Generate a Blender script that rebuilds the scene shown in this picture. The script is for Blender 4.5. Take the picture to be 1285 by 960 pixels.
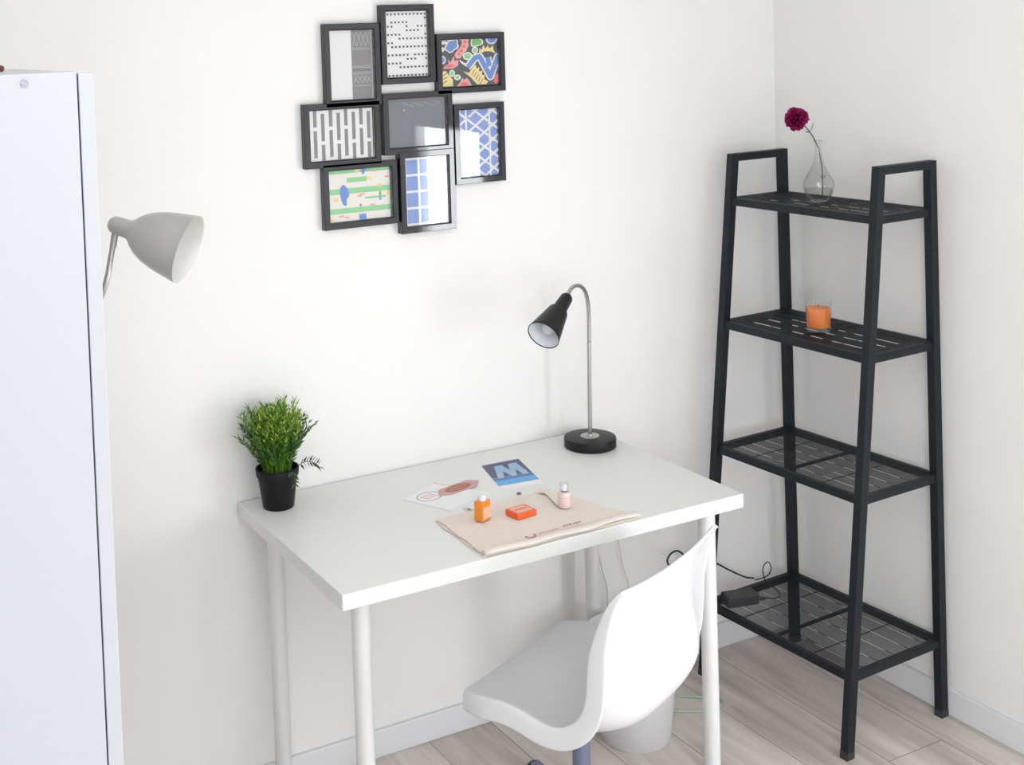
import bpy, bmesh, math, random
from mathutils import Vector, Matrix, Euler
PI = math.pi
random.seed(7)
for o in list(bpy.data.objects): bpy.data.objects.remove(o)
SC = bpy.context.scene
COL = SC.collection

# ---------------------------------------------------------------- camera
F_PX = 1619.205
YAW, PIT, ROL = 0.48074, 0.04245, -0.03378
CAM = Vector((-1.02868, -2.96874, 1.86799))
fw = Vector((math.sin(YAW)*math.cos(PIT), math.cos(YAW)*math.cos(PIT), -math.sin(PIT)))
rt = Vector((math.cos(YAW), -math.sin(YAW), 0)); up = rt.cross(fw)
r2 = rt*math.cos(ROL)+up*math.sin(ROL); u2 = -rt*math.sin(ROL)+up*math.cos(ROL)
cd = bpy.data.cameras.new('camera'); cam = bpy.data.objects.new('camera', cd); COL.objects.link(cam)
cam.matrix_world = Matrix(((r2.x, u2.x, -fw.x, CAM.x), (r2.y, u2.y, -fw.y, CAM.y), (r2.z, u2.z, -fw.z, CAM.z), (0, 0, 0, 1)))
cd.sensor_fit = 'HORIZONTAL'; cd.sensor_width = 36; cd.lens = F_PX*36/1285
cd.shift_x = 125.81/1285; cd.shift_y = -368.91/1285; cd.clip_start = .05
SC.camera = cam

# ---------------------------------------------------------------- world, light, exposure
SC.view_settings.view_transform = 'Standard'; SC.view_settings.look = 'None'
SC.view_settings.exposure = -0.13; SC.view_settings.gamma = 1.0; SC.view_settings.use_curve_mapping = False
w = bpy.data.worlds.new('world'); SC.world = w; w.use_nodes = True
w.node_tree.nodes['Background'].inputs[0].default_value = (.75, .87, 1, 1)
w.node_tree.nodes['Background'].inputs[1].default_value = 3.0
# room extents
XL, XR, YF, ZC = -1.40, 1.766, -4.90, 2.55
# window openings: (x0,x1,z0,z1) in the front wall; (y0,y1,z0,z1) in the right wall
WF = (1.05, 1.50, 0.60, 1.60)
WG = (-4.75, -3.45, 0.65, 2.15)      # y0,y1,z0,z1 in the left wall; unseen opening added for fill light
WR = (-2.45, -1.79, 0.25, 1.47)
def area(name, loc, rot, sx, sy, radiance, col):
    l = bpy.data.lights.new(name, 'AREA'); l.shape = 'RECTANGLE'; l.size = sx; l.size_y = sy
    l.energy = radiance*PI*sx*sy; l.color = col
    o = bpy.data.objects.new(name, l); COL.objects.link(o); o.location = loc; o.rotation_euler = rot
    return o
L_FRONT, L_RIGHT, L_LEFT, L_CEIL = 9.0, 13.5, 11.0, 3.9
CLX, CLY = -0.35, -1.85          # fill panel added at the ceiling
area('daylight_front', ((WF[0]+WF[1])/2, YF-.16, (WF[2]+WF[3])/2), (PI/2, 0, 0), WF[1]-WF[0], WF[3]-WF[2], L_FRONT, (.965, .98, 1))
area('fill_light_left', (XL-.075, (WG[0]+WG[1])/2, (WG[2]+WG[3])/2), (PI/2, 0, -PI/2), WG[1]-WG[0], WG[3]-WG[2], L_LEFT, (.965, .98, 1))  # fill light added behind the left opening
area('daylight_right', (XR+.075, (WR[0]+WR[1])/2, (WR[2]+WR[3])/2), (PI/2, 0, PI/2), WR[1]-WR[0], WR[3]-WR[2], L_RIGHT, (.97, .985, 1))

area('ceiling_fill_light', (CLX, CLY, ZC-.075), (0, 0, 0), 1.1, .55, L_CEIL, (1, .985, .965))  # overhead fill light, added to lift desk, floor and right wall
# ---------------------------------------------------------------- materials
def mat(name, col, rough=.5, metal=0, spec=.5, coat=0, bump=None, noise=None, sheen=0):
    m = bpy.data.materials.new(name); m.use_nodes = True
    nt = m.node_tree; b = nt.nodes['Principled BSDF']
    b.inputs['Base Color'].default_value = (*col, 1); b.inputs['Roughness'].default_value = rough
    b.inputs['Metallic'].default_value = metal; b.inputs['Specular IOR Level'].default_value = spec
    b.inputs['Coat Weight'].default_value = coat; b.inputs['Coat Roughness'].default_value = .08
    if sheen: b.inputs['Sheen Weight'].default_value = sheen
    if noise or bump:
        tc = nt.nodes.new('ShaderNodeTexCoord')
    if noise:      # (scale, amount): gentle variation of the base colour
        n = nt.nodes.new('ShaderNodeTexNoise'); n.inputs['Scale'].default_value = noise[0]; n.inputs['Detail'].default_value = 3
        nt.links.new(tc.outputs['Object'], n.inputs['Vector'])
        r = nt.nodes.new('ShaderNodeMixRGB'); r.inputs[1].default_value = (*[c*(1-noise[1]) for c in col], 1); r.inputs[2].default_value = (*[min(1, c*(1+noise[1])) for c in col], 1)
        nt.links.new(n.outputs['Fac'], r.inputs[0]); nt.links.new(r.outputs[0], b.inputs['Base Color'])
    if bump:       # (scale, distance)
        n = nt.nodes.new('ShaderNodeTexNoise'); n.inputs['Scale'].default_value = bump[0]; n.inputs['Detail'].default_value = 4
        nt.links.new(tc.outputs['Object'], n.inputs['Vector'])
        bp = nt.nodes.new('ShaderNodeBump'); bp.inputs['Distance'].default_value = bump[1]; bp.inputs['Strength'].default_value = .6
        nt.links.new(n.outputs['Fac'], bp.inputs['Height']); nt.links.new(bp.outputs[0], b.inputs['Normal'])
    return m
def thin_glass(name, tint=(1, 1, 1), ior=1.5, rough=.01):
    m = bpy.data.materials.new(name); m.use_nodes = True; nt = m.node_tree; nt.nodes.clear()
    out = nt.nodes.new('ShaderNodeOutputMaterial'); mx = nt.nodes.new('ShaderNodeMixShader')
    tr = nt.nodes.new('ShaderNodeBsdfTransparent'); gl = nt.nodes.new('ShaderNodeBsdfGlossy'); fr = nt.nodes.new('ShaderNodeFresnel')
    tr.inputs[0].default_value = (*tint, 1); gl.inputs['Roughness'].default_value = rough; ge = nt.nodes.new('ShaderNodeNewGeometry'); im = nt.nodes.new('ShaderNodeMix'); im.inputs[2].default_value = ior; im.inputs[3].default_value = 1/ior
    nt.links.new(ge.outputs['Backfacing'], im.inputs[0]); nt.links.new(im.outputs[0], fr.inputs['IOR'])
    nt.links.new(fr.outputs[0], mx.inputs[0]); nt.links.new(tr.outputs[0], mx.inputs[1]); nt.links.new(gl.outputs[0], mx.inputs[2]); nt.links.new(mx.outputs[0], out.inputs[0])
    return m
def srgb(r, g, b):
    f = lambda c: (c/255/12.92) if c/255 <= .04045 else ((c/255+.055)/1.055)**2.4
    return (f(r), f(g), f(b))
M = {}
M['wall'] = mat('wall_paint', (.91, .90, .885), .85, spec=.2, bump=(180, .0006))
M['ceiling'] = mat('ceiling_paint', (.93, .93, .92), .9, spec=.2)
M['trim'] = mat('trim_paint', (.82, .82, .84), .45, spec=.4)
M['desk'] = mat('desk_white_foil', (.84, .84, .82), .38, spec=.45)
M['leg_white'] = mat('white_powder_coat', (.82, .82, .81), .35, spec=.5)
M['black_steel'] = mat('dark_powder_coated_steel', (.010, .014, .019), .5, spec=.3)
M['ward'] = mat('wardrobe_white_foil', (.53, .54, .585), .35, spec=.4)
M['gap'] = mat('dark_gap', (.03, .03, .05), .8)
M['chair'] = mat('white_plastic_shell', (.80, .80, .81), .32, spec=.5)
M['bin'] = mat('white_bin_plastic', (.74, .74, .74), .4)
M['blue_metal'] = mat('blue_grey_metal', (.20, .23, .34), .35, metal=.5)
M['dark_plastic'] = mat('dark_plastic', (.035, .035, .04), .5)
M['frame'] = mat('black_gloss_frame', (.010, .012, .018), .05, spec=.72)
M['pglass'] = thin_glass('picture_glass', ior=1.5, rough=.015)
M['lamp_black'] = mat('black_lamp_paint', (.009, .009, .011), .42, spec=.3)
M['lamp_white'] = mat('white_enamel', (.82, .84, .88), .4)
M['nickel'] = mat('brushed_nickel', (.46, .445, .42), .32, metal=.9)
M['chrome'] = mat('chrome', (.75, .75, .76), .15, metal=1)
M['lamp_grey'] = mat('satin_nickel_paint', (.50, .49, .465), .30, metal=.45, spec=.5)
M['lamp_in'] = mat('pale_lamp_interior', (.70, .69, .66), .45)
M['pot'] = mat('black_plastic_pot', (.008, .008, .010), .5, spec=.25)
M['soil'] = mat('dark_soil', (.02, .016, .012), .9)
M['glass'] = thin_glass('vase_glass', (.985, .99, .985), 1.5)
M['water'] = thin_glass('water', (.93, .96, .95), 1.33)
M['wax'] = mat('orange_wax', (.95, .25, .045), .5)
M['wax'].node_tree.nodes['Principled BSDF'].inputs['Subsurface Weight'].default_value = .25
M['petal'] = mat('magenta_petal', (.36, .006, .115), .6, noise=(60, .4))
M['stem'] = mat('green_stem', (.09, .13, .06), .5)
M['cable_black'] = mat('black_cable', (.012, .012, .015), .5)
M['cable_white'] = mat('white_cable', (.55, .55, .54), .5)
M['cable_green'] = mat('pale_green_cable', (.42, .58, .48), .5)
M['paper'] = mat('white_paper', (.92, .91, .92), .7)
M['paper_cream'] = mat('cream_card', (.72, .66, .60), .7)
M['cotton'] = mat('natural_cotton', (.86, .765, .68), .9, bump=(400, .0006), noise=(90, .05))
M['red_ink'] = mat('faded_red_ink', (.45, .10, .12), .8)
M['pink_ink'] = mat('pink_ink', (.75, .33, .36), .7)
M['grey_ink'] = mat('grey_ink', (.30, .30, .34), .7)
M['orange_ink'] = mat('orange_stamp_ink', (.62, .27, .17), .7)
M['brown_ink'] = mat('brown_ink', (.22, .17, .12), .7)
M['dkblue'] = mat('flyer_dark_blue', (.055, .065, .155), .4)
M['mdblue'] = mat('flyer_blue', (.08, .19, .48), .4)
M['ltblue'] = mat('flyer_light_blue', (.12, .42, .78), .4)
M['paleblue'] = mat('flyer_pale_blue_letter', (.30, .50, .72), .4)
M['cream_letter'] = mat('flyer_cream_letter', (.62, .56, .55), .4)
M['orange_liq'] = mat('orange_bottle', (.90, .27, .02), .3, coat=.3)
M['label_pk'] = mat('pale_orange_label', (.88, .50, .33), .6)
M['box_or'] = mat('orange_red_card', (.88, .13, .02), .5)
M['box_top'] = mat('pale_pink_box_label', (.86, .52, .44), .6)
M['pink_bottle'] = mat('pale_pink_bottle', (.82, .64, .63), .35, coat=.3)
M['clear'] = thin_glass('clear_cap', (.96, .96, .98), 1.45)
M['cap_white'] = mat('white_cap', (.84, .85, .88), .3)
M['bark'] = mat('brown_twig', (.12, .055, .035), .8)
# floor boards: long planks running along y
def floor_mat():
    m = bpy.data.materials.new('grey_oak_laminate'); m.use_nodes = True; nt = m.node_tree; b = nt.nodes['Principled BSDF']
    N = nt.nodes.new; L = nt.links.new
    tc = N('ShaderNodeTexCoord'); mp = N('ShaderNodeMapping'); mp.inputs['Rotation'].default_value = (0, 0, PI/2); mp.inputs['Location'].default_value = (.1, .07, 0); L(tc.outputs['Object'], mp.inputs[0])
    br = N('ShaderNodeTexBrick'); L(mp.outputs[0], br.inputs[0])
    br.inputs['Color1'].default_value = (.0, .0, .0, 1); br.inputs['Color2'].default_value = (1, 1, 1, 1); br.inputs['Mortar'].default_value = (.0, .0, .0, 1)
    br.inputs['Scale'].default_value = 1; br.inputs['Mortar Size'].default_value = .0012; br.inputs['Mortar Smooth'].default_value = 0; br.inputs['Bias'].default_value = 0
    br.inputs['Brick Width'].default_value = 1.25; br.inputs['Row Height'].default_value = .19; br.offset = .37
    ms = N('ShaderNodeMapping'); ms.inputs['Scale'].default_value = (26, 2.2, 1); L(tc.outputs['Object'], ms.inputs[0])
    off = N('ShaderNodeVectorMath'); off.operation = 'ADD'; sc = N('ShaderNodeVectorMath'); sc.operation = 'SCALE'; sc.inputs['Scale'].default_value = 9
    L(br.outputs['Color'], sc.inputs[0]); L(ms.outputs[0], off.inputs[0]); L(sc.outputs[0], off.inputs[1])
    n1 = N('ShaderNodeTexNoise'); n1.inputs['Scale'].default_value = 1; n1.inputs['Detail'].default_value = 6; n1.inputs['Distortion'].default_value = .6; L(off.outputs[0], n1.inputs['Vector'])
    ms2 = N('ShaderNodeMapping'); ms2.inputs['Scale'].default_value = (7, 1.3, 1); L(tc.outputs['Object'], ms2.inputs[0])
    n2 = N('ShaderNodeTexNoise'); n2.inputs['Scale'].default_value = 1; n2.inputs['Detail'].default_value = 3; L(ms2.outputs[0], n2.inputs['Vector'])
    ad = N('ShaderNodeMath'); ad.operation = 'ADD'; L(n1.outputs['Fac'], ad.inputs[0]); L(n2.outputs['Fac'], ad.inputs[1])
    pl = N('ShaderNodeMath'); pl.operation = 'MULTIPLY_ADD'; pl.inputs[1].default_value = .26; L(br.outputs['Color'], pl.inputs[0]); L(ad.outputs[0], pl.inputs[2])
    cr = N('ShaderNodeValToRGB'); L(pl.outputs[0], cr.inputs[0])
    mr = N('ShaderNodeMath'); mr.operation = 'MULTIPLY_ADD'; mr.inputs[1].default_value = 1.0; mr.inputs[2].default_value = -.62; L(pl.outputs[0], mr.inputs[0]); L(mr.outputs[0], cr.inputs[0])
    e = cr.color_ramp.elements; e[0].position = .2; e[0].color = (.46, .405, .37, 1); e[1].position = .85; e[1].color = (.86, .80, .75, 1)
    x = e.new(.5); x.color = (.69, .62, .575, 1)
    mx = N('ShaderNodeMixRGB'); mx.blend_type = 'MULTIPLY'; mx.inputs[2].default_value = (.45, .42, .4, 1); L(br.outputs['Fac'], mx.inputs[0]); L(cr.outputs[0], mx.inputs[1])
    L(mx.outputs[0], b.inputs['Base Color']); b.inputs['Roughness'].default_value = .45
    bp = N('ShaderNodeBump'); bp.inputs['Distance'].default_value = .0008; bp.inputs['Strength'].default_value = .5; L(n1.outputs['Fac'], bp.inputs['Height']); L(bp.outputs[0], b.inputs['Normal'])
    return m
M['floor'] = floor_mat()

# ---------------------------------------------------------------- mesh building helpers
class MB:
    """collects shapes; build() links them as ONE mesh object"""
    def __init__(s): s.v = []; s.f = []; s.m = []
    def add(s, vs, fs, mi=0):
        o = len(s.v); s.v += [tuple(v) for v in vs]; s.f += [[i+o for i in f] for f in fs]; s.m += [mi]*len(fs); return s
    def box(s, a, b, mi=0):
        x0, y0, z0 = a; x1, y1, z1 = b
        return s.add([(x0, y0, z0), (x1, y0, z0), (x1, y1, z0), (x0, y1, z0), (x0, y0, z1), (x1, y0, z1), (x1, y1, z1), (x0, y1, z1)],
                     [(0, 3, 2, 1), (4, 5, 6, 7), (0, 1, 5, 4), (1, 2, 6, 5), (2, 3, 7, 6), (3, 0, 4, 7)], mi)
    def bar(s, p, q, wx, wy, ux=(1, 0, 0), mi=0, ends=None):
        """rectangular bar from p to q; section wx along ux, wy across; horizontal cuts when it stands"""
        p = Vector(p); q = Vector(q); d = (q-p).normalized(); ux = Vector(ux); 
        if ends is None: ux = (ux-d*ux.dot(d)).normalized(); uy = d.cross(ux).normalized()
        else: ux = Vector(ends[0]); uy = Vector(ends[1])
        vs = []
        for c in (p, q):
            for i, j in ((-1, -1), (1, -1), (1, 1), (-1, 1)): vs.append(c+ux*wx*.5*i+uy*wy*.5*j)
        return s.add(vs, [(0, 3, 2, 1), (4, 5, 6, 7), (0, 1, 5, 4), (1, 2, 6, 5), (2, 3, 7, 6), (3, 0, 4, 7)], mi)
    def lathe(s, prof, n=40, mat4=None, mi=0, closed=False):
        """prof: list of (r,z); revolved about z, then transformed"""
        vs = []; fs = []; k = len(prof)
        for i in range(n):
            a = 2*PI*i/n
            for r, z in prof:
                v = Vector((r*math.cos(a), r*math.sin(a), z)); vs.append(mat4@v if mat4 else v)
        for i in range(n):
            j = (i+1) % n
            for t in range(k-1): fs.append((i*k+t, j*k+t, j*k+t+1, i*k+t+1))
        if not closed:
            if prof[0][0] > 1e-6: fs.append([i*k for i in range(n)][::-1])
            if prof[-1][0] > 1e-6: fs.append([i*k+k-1 for i in range(n)])
        return s.add(vs, fs, mi)
    def tube(s, pts, r, n=8, mi=0, cap=True):
        pts = [Vector(p) for p in pts]; rs = r if isinstance(r, (list, tuple)) else [r]*len(pts)
        t0 = (pts[1]-pts[0]).normalized(); ref = Vector((0, 0, 1)) if abs(t0.z) < .9 else Vector((1, 0, 0))
        nrm = (ref-t0*ref.dot(t0)).normalized(); vs = []
        for i, p in enumerate(pts):
            t = (pts[min(i+1, len(pts)-1)]-pts[max(i-1, 0)]).normalized()
            nrm = (nrm-t*nrm.dot(t)).normalized(); b = t.cross(nrm)
            for k in range(n):
                a = 2*PI*k/n; vs.append(p+(nrm*math.cos(a)+b*math.sin(a))*rs[i])
        fs = []
        for i in range(len(pts)-1):
            for k in range(n):
                l = (k+1) % n; fs.append((i*n+k, i*n+l, (i+1)*n+l, (i+1)*n+k))
        if cap: fs.append(list(range(n))[::-1]); fs.append([(len(pts)-1)*n+k for k in range(n)])
        return s.add(vs, fs, mi)
    def prism(s, poly, z0, z1, mi=0, xf=None):
        """polygon in xy extruded z0..z1 (ccw), optional transform function"""
        n = len(poly); vs = [(x, y, z0) for x, y in poly]+[(x, y, z1) for x, y in poly]
        if xf: vs = [xf(Vector(v)) for v in vs]
        fs = [list(range(n))[::-1], list(range(n, 2*n))]+[(i, (i+1) % n, (i+1) % n+n, i+n) for i in range(n)]
        return s.add(vs, fs, mi)
    def build(s, name, mats, parent=None, smooth=False, bevel=0, seg=2, loc=None, rot=None, auto=None, sub=0, recalc=True):
        me = bpy.data.meshes.new(name); me.from_pydata(s.v, [], s.f)
        if not isinstance(mats, (list, tuple)): mats = [mats]
        for m in mats: me.materials.append(m)
        me.polygons.foreach_set('material_index', s.m)
        if recalc:
            bm = bmesh.new(); bm.from_mesh(me); bmesh.ops.recalc_face_normals(bm, faces=bm.faces); bm.to_mesh(me); bm.free()
        if smooth or auto:
            me.polygons.foreach_set('use_smooth', [True]*len(me.polygons))
        if auto: me.set_sharp_from_angle(angle=math.radians(auto))
        me.update()
        o = bpy.data.objects.new(name, me); COL.objects.link(o)
        if parent: o.parent = parent
        if loc: o.location = loc
        if rot: o.rotation_euler = rot
        if bevel:
            b = o.modifiers.new('bevel', 'BEVEL'); b.width = bevel; b.segments = seg; b.limit_method = 'ANGLE'; b.angle_limit = math.radians(40)
        if sub:
            b = o.modifiers.new('sub', 'SUBSURF'); b.levels = sub; b.render_levels = sub
        return o
def thing(name, label, cat, loc=(0, 0, 0), rz=0, group=None):
    o = bpy.data.objects.new(name, None); COL.objects.link(o); o.location = loc; o.rotation_euler = (0, 0, rz)
    o.empty_display_size = .05
    return tag(o, label, cat, group)
def tag(o, label, cat, group=None):
    o['label'] = label; o['category'] = cat
    if group: o['group'] = group
    return o
def struct(o): o['kind'] = 'structure'; return o
def catmull(P, k=8):
    P = [Vector(p) for p in P]; Q = [P[0]*2-P[1]]+P+[P[-1]*2-P[-2]]; out = []
    for i in range(1, len(Q)-2):
        a, b, c, d = Q[i-1:i+3]
        for j in range(k):
            t = j/k; out.append(.5*((2*b)+(c-a)*t+(2*a-5*b+4*c-d)*t*t+(3*b-a-3*c+d)*t**3))
    return out+[P[-1]]
def along(p, d):
    """matrix whose z axis points along d, origin p"""
    return Matrix.Translation(Vector(p))@Vector(d).to_track_quat('Z', 'Y').to_matrix().to_4x4()
def circ(cx, cy, rx, ry, n=20, a0=0): return [(cx+rx*math.cos(a0+2*PI*i/n), cy+ry*math.sin(a0+2*PI*i/n)) for i in range(n)]
def ring(mb, cx, cy, rx, ry, w, z0, z1, mi, n=28, xf=None, a0=0, a1=2*PI):
    k = n
    for i in range(k):
        t0 = a0+(a1-a0)*i/k; t1 = a0+(a1-a0)*(i+1)/k
        P = [(cx+(rx-w)*math.cos(t0), cy+(ry-w)*math.sin(t0)), (cx+rx*math.cos(t0), cy+ry*math.sin(t0)), (cx+rx*math.cos(t1), cy+ry*math.sin(t1)), (cx+(rx-w)*math.cos(t1), cy+(ry-w)*math.sin(t1))]
        mb.prism(P, z0, z1, mi, xf)

# ================================================================ THE ROOM
T = .2
struct(MB().box((XL-T, YF-T, -.1), (XR+T, T, 0)).build('floor', M['floor']))
struct(MB().box((XL-T, YF-T, ZC), (XR+T, T, ZC+.1)).build('ceiling', M['ceiling']))
struct(MB().box((XL-T, 0, 0), (XR+T, T, ZC)).build('wall_back', M['wall']))

def holed(axis, a0, a1, h, t0, t1):
    mb = MB(); h0, h1, z0, z1 = h
    for (p, q, r, s_) in ((a0, h0, 0, ZC), (h1, a1, 0, ZC), (h0, h1, 0, z0), (h0, h1, z1, ZC)):
        if axis == 'x': mb.box((p, t0, r), (q, t1, s_))
        else: mb.box((t0, p, r), (t1, q, s_))
    return mb
struct(holed('x', XL, XR, WF, YF-T, YF).build('wall_front', M['wall']))
struct(holed('y', YF-T, 0, WG, XL-T, XL).build('wall_left', M['wall']))
struct(holed('y', YF-T, 0, WR, XR, XR+T).build('wall_right', M['wall']))
def window(name, axis, h, plane, sg=1):
    root = bpy.data.objects.new(name, None); COL.objects.link(root); struct(root)
    h0, h1, z0, z1 = h; mid = (h0+h1)/2; f = MB(); g = MB()
    def bx(m_, p, q, r, s_, d0, d1, mi=0):
        if axis == 'x': m_.box((p, plane+d0, r), (q, plane+d1, s_), mi)
        else: m_.box((min(plane+sg*d0, plane+sg*d1), p, r), (max(plane+sg*d0, plane+sg*d1), q, s_), mi)
    lo, hi = (-.12, -.06) if axis == 'x' else (.012, .062)
    for p, q, r, s_ in ((h0, h1, z0, z0+.035), (h0, h1, z1-.035, z1), (h0, h0+.035, z0+.035, z1-.035), (h1-.035, h1, z0+.035, z1-.035)): bx(f, p, q, r, s_, lo, hi)
    f.build('window_frame', M['trim'], root)
    bx(g, h0+.035, h1-.035, z0+.035, z1-.035, (lo+hi)/2-.002, (lo+hi)/2+.002); g.build('pane', thin_glass(name+'_glass'), root)
    return root
window('window_1', 'x', WF, YF); window('window_2', 'y', WR, XR); window('fill_window_left', 'y', WG, XL, -1)  # left window is unseen, added to brighten the right wall
cl_ = thing('ceiling_fill_panel', 'white rectangular fill light panel added on the unseen ceiling', 'lamp', (CLX, CLY, ZC))  # panel out of view, added to carry the overhead fill light
MB().box((-.58, -.30, -.065), (.58, .30, 0)).build('housing', M['trim'], cl_, bevel=.006)
bh = .072
def baseboard(name, a, b): return struct(MB().box(a, b).build(name, M['trim'], bevel=.003))
baseboard('baseboard_back', (XL, -.012, 0), (XR, 0, bh)); baseboard('baseboard_right', (XR-.012, YF, 0), (XR, -.012, bh))
baseboard('baseboard_left', (XL, YF, 0), (XL+.012, -.012, bh)); baseboard('baseboard_front', (XL+.012, YF, 0), (XR-.012, YF+.012, bh))

# ================================================================ WARDROBE (its side panel faces the camera)
WX, WY = -.6570, -1.36
wt = thing('wardrobe', 'tall white wardrobe at the left edge, seen from its plain side', 'wardrobe', (WX, WY, 0))
WH = 1.835
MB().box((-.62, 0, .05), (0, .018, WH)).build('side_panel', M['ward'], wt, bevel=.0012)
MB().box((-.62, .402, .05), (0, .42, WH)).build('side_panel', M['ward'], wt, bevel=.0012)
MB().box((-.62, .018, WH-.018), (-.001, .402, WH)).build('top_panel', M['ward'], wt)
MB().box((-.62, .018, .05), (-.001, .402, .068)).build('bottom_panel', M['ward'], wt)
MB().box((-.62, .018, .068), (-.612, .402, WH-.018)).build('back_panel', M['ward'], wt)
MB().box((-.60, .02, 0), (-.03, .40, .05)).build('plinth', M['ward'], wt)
MB().box((-.0005, .004, .052), (.0022, .416, WH-.004)).build('gap_shade_strip', M['gap'], wt)  # dark strip stands in for the shade in the door gap
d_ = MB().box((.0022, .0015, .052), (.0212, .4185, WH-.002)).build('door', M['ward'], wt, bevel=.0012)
hd = MB().tube([(.0212, .39, .95), (.045, .39, .95), (.045, .39, 1.11), (.0212, .39, 1.11)], .005).build('handle', M['nickel'], d_)
MB().lathe([(0, 0), (.0052, 0), (.0052, .0016), (.0036, .0022), (.0034, .0012), (0, .0012)], 20, along((-.063, .0, 1.825-.001), (0, -1, 0))).build('screw_cap', mat('grey_screw_cap', (.42, .47, .55), .5), wt)
tw = MB()
tw.tube(catmull([(-.80, -1.25, 1.842), (-.77, -1.28, 1.845), (-.742, -1.30, 1.843), (-.7345, -1.305, 1.840)], 5), [.006]*5+[.005]*5+[.004]*5+[.002])
tw.tube(catmull([(-.77, -1.28, 1.846), (-.757, -1.285, 1.856), (-.7395, -1.29, 1.8655)], 5), [.004]*5+[.003]*5+[.002])
tag(tw.build('dried_twig', M['bark'], smooth=True), 'small dark brown twig tip lying on top of the wardrobe', 'twig')

# ================================================================ FLOOR LAMP behind the wardrobe
fl = thing('floor_lamp', 'silver grey floor lamp with bell shade peeking out beside the wardrobe', 'lamp', (-.60, -.68, 0))
FO = Vector((-.60, -.68, 0))
MB().lathe([(0, 0), (.115, 0), (.118, .006), (.116, .018), (.10, .024), (.012, .03), (.012, .045), (0, .045)], 48).build('base', M['lamp_grey'], fl, auto=40)
jt = Vector((-.488, -.85, 1.553))
pts = catmull([Vector((0, 0, .04)), Vector((0, 0, .5)), Vector((0, 0, 1.05)), Vector((.012, -.02, 1.22)), Vector((.045, -.085, 1.36)), Vector((-.515, -.85, 1.452))-FO, jt+Vector((-.002, 0, -.012))-FO], 8)
MB().tube(pts, .0048, 12).build('stem', M['nickel'], fl, smooth=True)
ax = Vector((.91, -.02, -.41)).normalized()
# the shade axis leans towards the room: image-plane direction plus a share towards the viewer
vd = Vector((.25, .93, -.15)).normalized()
imx = Vector((.955, -.285, .0)); axis_f = (imx*.845+Vector((0, 0, 1))*-.36-vd*.37).normalized()
cap0 = Vector((-.493, -.85, 1.571))
mh = along(cap0-FO, axis_f)
sh = MB()
prof = [(0, -.004), (.009, -.0025), (.0135, .003), (.0148, .010), (.0152, .020), (.0158, .032), (.0185, .038), (.027, .046), (.036, .058), (.043, .073), (.0485, .090), (.0525, .108), (.0555, .126), (.0580, .140)]
inn = [(.0568, .1400), (.0543, .126), (.0513, .108), (.0470, .090), (.0415, .073), (.0345, .058), (.026, .049), (.012, .044), (0, .044)]
sh.lathe(prof+[(.0588, .1415)], 56, mh, 0, closed=True)
s_ = sh.build('lamp_shade', M['lamp_grey'], fl, smooth=True)
MB().lathe([(.0588, .1415), (.0575, .1412)]+inn, 56, mh, closed=True).build('shade_lining', M['lamp_in'], s_, smooth=True)
MB().lathe([(0, .044), (.013, .044), (.013, .07), (0, .07)], 24, mh).build('bulb_socket', mat('grey_socket', (.35, .34, .33), .5), s_)
MB().lathe([(.0, .070), (.011, .072), (.018, .085), (.021, .100), (.017, .113), (.008, .120), (0, .122)], 24, mh).build('bulb', M['lamp_white'], s_, smooth=True)
MB().lathe([(0, 0), (.0022, 0), (.0022, .001), (0, .001)], 12, mh@Matrix.Translation((0, 0, .034))@Euler((0, 0, -1.2)).to_matrix().to_4x4()@along((.0160, 0, 0), (1, 0, 0))).build('vent_hole', M['gap'], s_)
MB().tube([jt-FO+Vector((-.004, 0, -.022)), jt-FO+Vector((-.001, 0, -.006)), jt-FO+Vector((.004, 0, .012))], .0058, 14).build('pivot_joint', M['nickel'], fl)

# ================================================================ DESK
W, g, D, HT, TH = 1.057, .005, .613, .74, .034
dk = thing('desk', 'white rectangular desk on four round legs against the back wall', 'desk', (0, 0, 0))
MB().box((0, -g-D, HT-TH), (W, -g, HT)).build('tabletop', M['desk'], dk, bevel=.0018)
for x in (.066, W-.066):
    for y in (-.076, -g-D+.058):
        lg = MB().lathe([(0, 0), (.0185, 0), (.0195, .002), (.0195, .028), (.0200, .030), (.0200, HT-TH-.004), (.0, HT-TH-.004)], 32, Matrix.Translation((x, y, 0))).build('leg', M['leg_white'], dk, auto=35)
        MB().lathe([(0, HT-TH-.004), (.042, HT-TH-.004), (.042, HT-TH), (0, HT-TH)], 32, Matrix.Translation((x, y, 0))).build('mounting_plate', M['leg_white'], lg)

# ================================================================ LADDER SHELF
SX, SY, SR = 1.504, -.4, .0478
ls = thing('shelving_unit', 'dark grey metal ladder shelf with four slatted levels in the corner', 'shelf', (SX, SY, 0), SR)
ZT = 1.480; yn, yf = -.217, .298
def xf_(z): return -.1429+(.0147+.1429)*z/ZT
def xb_(z): return .2220+(.2113-.2220)*z/ZT
SW = .026
EX = ((1, 0, 0), (0, 1, 0))
for fx, yy in ((xf_, yn), (xf_, yf), (xb_, yn), (xb_, yf)):
    l = MB().bar((fx(.004), yy, .004), (fx(ZT+.011), yy, ZT+.011), SW, .024, ends=EX).build('leg', M['black_steel'], ls, bevel=.0015)
    MB().bar((fx(0), yy, 0), (fx(.02), yy, .02), SW+.001, .025, ends=EX).build('foot_cap', M['dark_plastic'], l, bevel=.001)
for yy in (yn, yf):
    MB().bar((xf_(ZT)+SW/2, yy, ZT), (xb_(ZT)-SW/2, yy, ZT), .024, .022, ux=(0, 1, 0)).build('top_handle', M['black_steel'], ls, bevel=.0015)
LV = (1.3544, 1.0020, .6464, .2018)
RH = .021
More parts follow.
